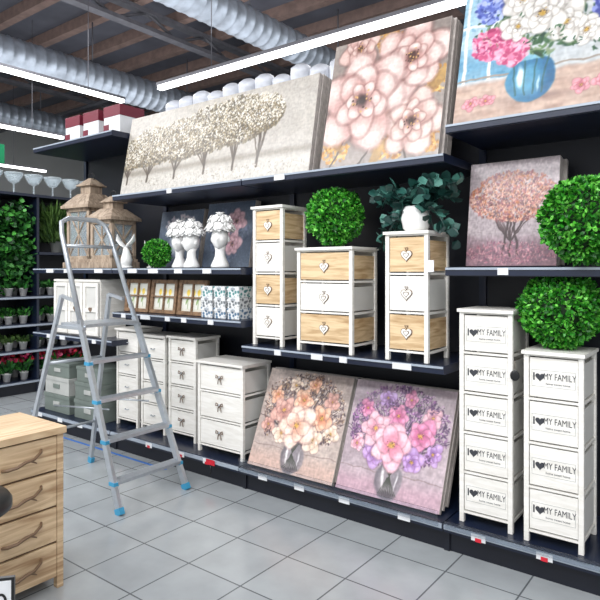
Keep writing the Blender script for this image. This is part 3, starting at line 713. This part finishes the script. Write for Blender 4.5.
# ---------------------------------------------------------------- plant display on the left
XP=-6.6; mb=MB()
mb.box(XP-.55,XP-.5,1.6,6.2,0,2.3,NAVYB)
for z in(.15,.5,.8,1.12): mb.box(XP-.5,XP,1.6,6.2,z-.035,z,NAVY); mb.box(XP,XP+.01,1.6,6.2,z-.03,z-.008,RAIL)
mb.box(XP-.5,XP,3.62,6.2,1.6,1.63,NAVY); mb.box(XP-.5,XP,1.6,6.2,2.27,2.3,NAVY); mb.box(XP-.05,XP-.03,1.6,6.2,0,.12,NAVYB)
for y in(1.6,3.6,6.17): mb.box(XP-.5,XP-.02,y,y+.03,0,2.3,NAVY)
mb.build('plant_display_shelving')
def potrow(name,z,y0,y1,step,h,lm,fl=None,pot=CERAM):
    mb=MB()
    for x in(XP-.12,XP-.34):
        y=y0
        while y<y1:
            mb.lathe([(.035,0),(.05,.09),(.054,.09),(.045,.08)],(x,y,z),pot,12)
            n=46; a=rng.random((n,1))*6.28; P=np.concatenate([np.cos(a)*.03+x,np.sin(a)*.03+y,np.full((n,1),z+.07)+rng.random((n,1))*h*.6],1)
            mb.leaves(P,np.concatenate([np.cos(a),np.sin(a),rng.uniform(.2,2,(n,1))],1),h*.5,.03,lm)
            if fl:
                n=36; P=np.concatenate([x+rng.normal(size=(n,1))*.05,y+rng.normal(size=(n,1))*.05,z+.1+h*rng.uniform(.6,1.1,(n,1))],1); mb.leaves(P,rng.normal(size=(n,3)),.05,.045,fl)
            y+=step
    mb.build(name)
potrow('potted_succulents',.8,2.3,5.8,.17,.12,IVY); potrow('potted_succulents',1.12,2.3,5.8,.17,.12,IVY); potrow('potted_herbs',.5,2.3,5.8,.17,.1,FERN); potrow('potted_red_flowers',.15,2.3,5.8,.2,.2,IVY,REDF)
mb=MB()
for k in range(150):
    y=rng.uniform(2.3,3.58); x=XP-.02-rng.random()*.22; zt=2.24-rng.random()*.25; ln=rng.uniform(.45,.95)
    n=26; t=rng.random((n,1)); P=np.concatenate([x+rng.normal(size=(n,1))*.03,y+rng.normal(size=(n,1))*.03,zt-t*ln],1)
    mb.leaves(P,np.concatenate([rng.normal(size=(n,2))+np.array([[.6,0]]),-rng.random((n,1))*1.2],1),.065,.05,IVY)
mb.build('hanging_ivy')
mb=MB(); mb.lathe([(.06,0),(.09,.14),(.095,.14),(.08,.12)],(0,0,0),GREYL,16)
n=1500; a=rng.random((n,1))*6.28; u=rng.uniform(.2,2.2,(n,1)); rr=rng.random((n,1))*.2; P=np.concatenate([np.cos(a)*rr,np.sin(a)*rr,.1+rng.random((n,1))*.34],1)
mb.leaves(P,np.concatenate([np.cos(a),np.sin(a),u],1),.2,.024,FERN); mb.build('potted_grass_plant',0,(XP-.2,3.95,1.631))
mb=MB()
for i in range(9):
    y=2.7+i*.24; c=(XP-.2,y,2.3); mb.lathe([(.06,0),(.06,.008),(.01,.015),(.01,.12),(.06,.15),(.1,.22),(.105,.25),(.1,.25),(.05,.16)],c,GLASS,16)
mb.build('glass_bowls')
mb=MB(); mb.box(-.02,.02,-.16,.16,-.1,.1,EXITG); mb.box(.021,.024,.03,.08,-.06,.05,TAG); mb.tube([(0,0,.1),(0,0,2.75)],.006,STEEL,5); mb.build('exit_sign',0,(-6.3,2.90,2.65))
mb=MB()
for z in(.15,.7,1.2,1.7,2.2): mb.box(-12,-7.8,8.0,8.5,z-.04,z,NAVY)
mb.box(-12,-7.8,8.5,8.55,0,2.5,NAVYB); mb.build('far_shelving')
mb=MB()
for z in(.15,.7,1.2,1.7):
    x=-11.9
    while x<-8.1:
        w=random.uniform(.15,.35); mb.box(x,x+w,8.1,8.4,z,z+random.uniform(.2,.4),random.choice([GREYL,TAG,WHITE,GREYB,NATW])); x+=w+.04
mb.build('far_shelf_boxes')
# ---------------------------------------------------------------- lights
def area(name,loc,rot,sx,sy,e,col=(1,1,1)):
    l=bpy.data.lights.new(name,'AREA'); l.shape='RECTANGLE'; l.size=sx; l.size_y=sy; l.energy=e; l.color=col
    o=bpy.data.objects.new(name,l); COL.objects.link(o); o.location=loc; o.rotation_euler=rot
area('aisle_lamp',(-1.8,.3,4.05),(math.radians(12),0,0),7.5,.5,165,(.98,.98,1))
area('aisle_lamp',(-1.5,-1.6,4.05),(math.radians(38),0,0),8,.6,200,(.98,.98,1))
area('cross_aisle_lamp',(-6.2,1.2,4.0),(0,math.radians(0),0),1.5,5,140,(.98,.98,1))
area('rear_lamp',(-9,6,4.4),(0,0,0),6,6,280,(.98,.98,1))
area('ceiling_bounce_lamp',(-5,4.5,3.7),(math.radians(180),0,0),9,5,170,(.97,.97,1))
w=bpy.data.worlds.new('store_ambient'); S.world=w; w.use_nodes=True
w.node_tree.nodes['Background'].inputs[0].default_value=(.95,.97,1,1); w.node_tree.nodes['Background'].inputs[1].default_value=1.05
# ---------------------------------------------------------------- camera
cd=bpy.data.cameras.new('camera'); cd.sensor_width=36; cd.sensor_height=36; cd.lens=589/600*36; cd.shift_y=-.05; cd.clip_start=.05
cam=bpy.data.objects.new('camera',cd); COL.objects.link(cam); cam.location=(0,0,1.42); cam.rotation_euler=(math.radians(90),0,math.radians(37.38)); S.camera=cam
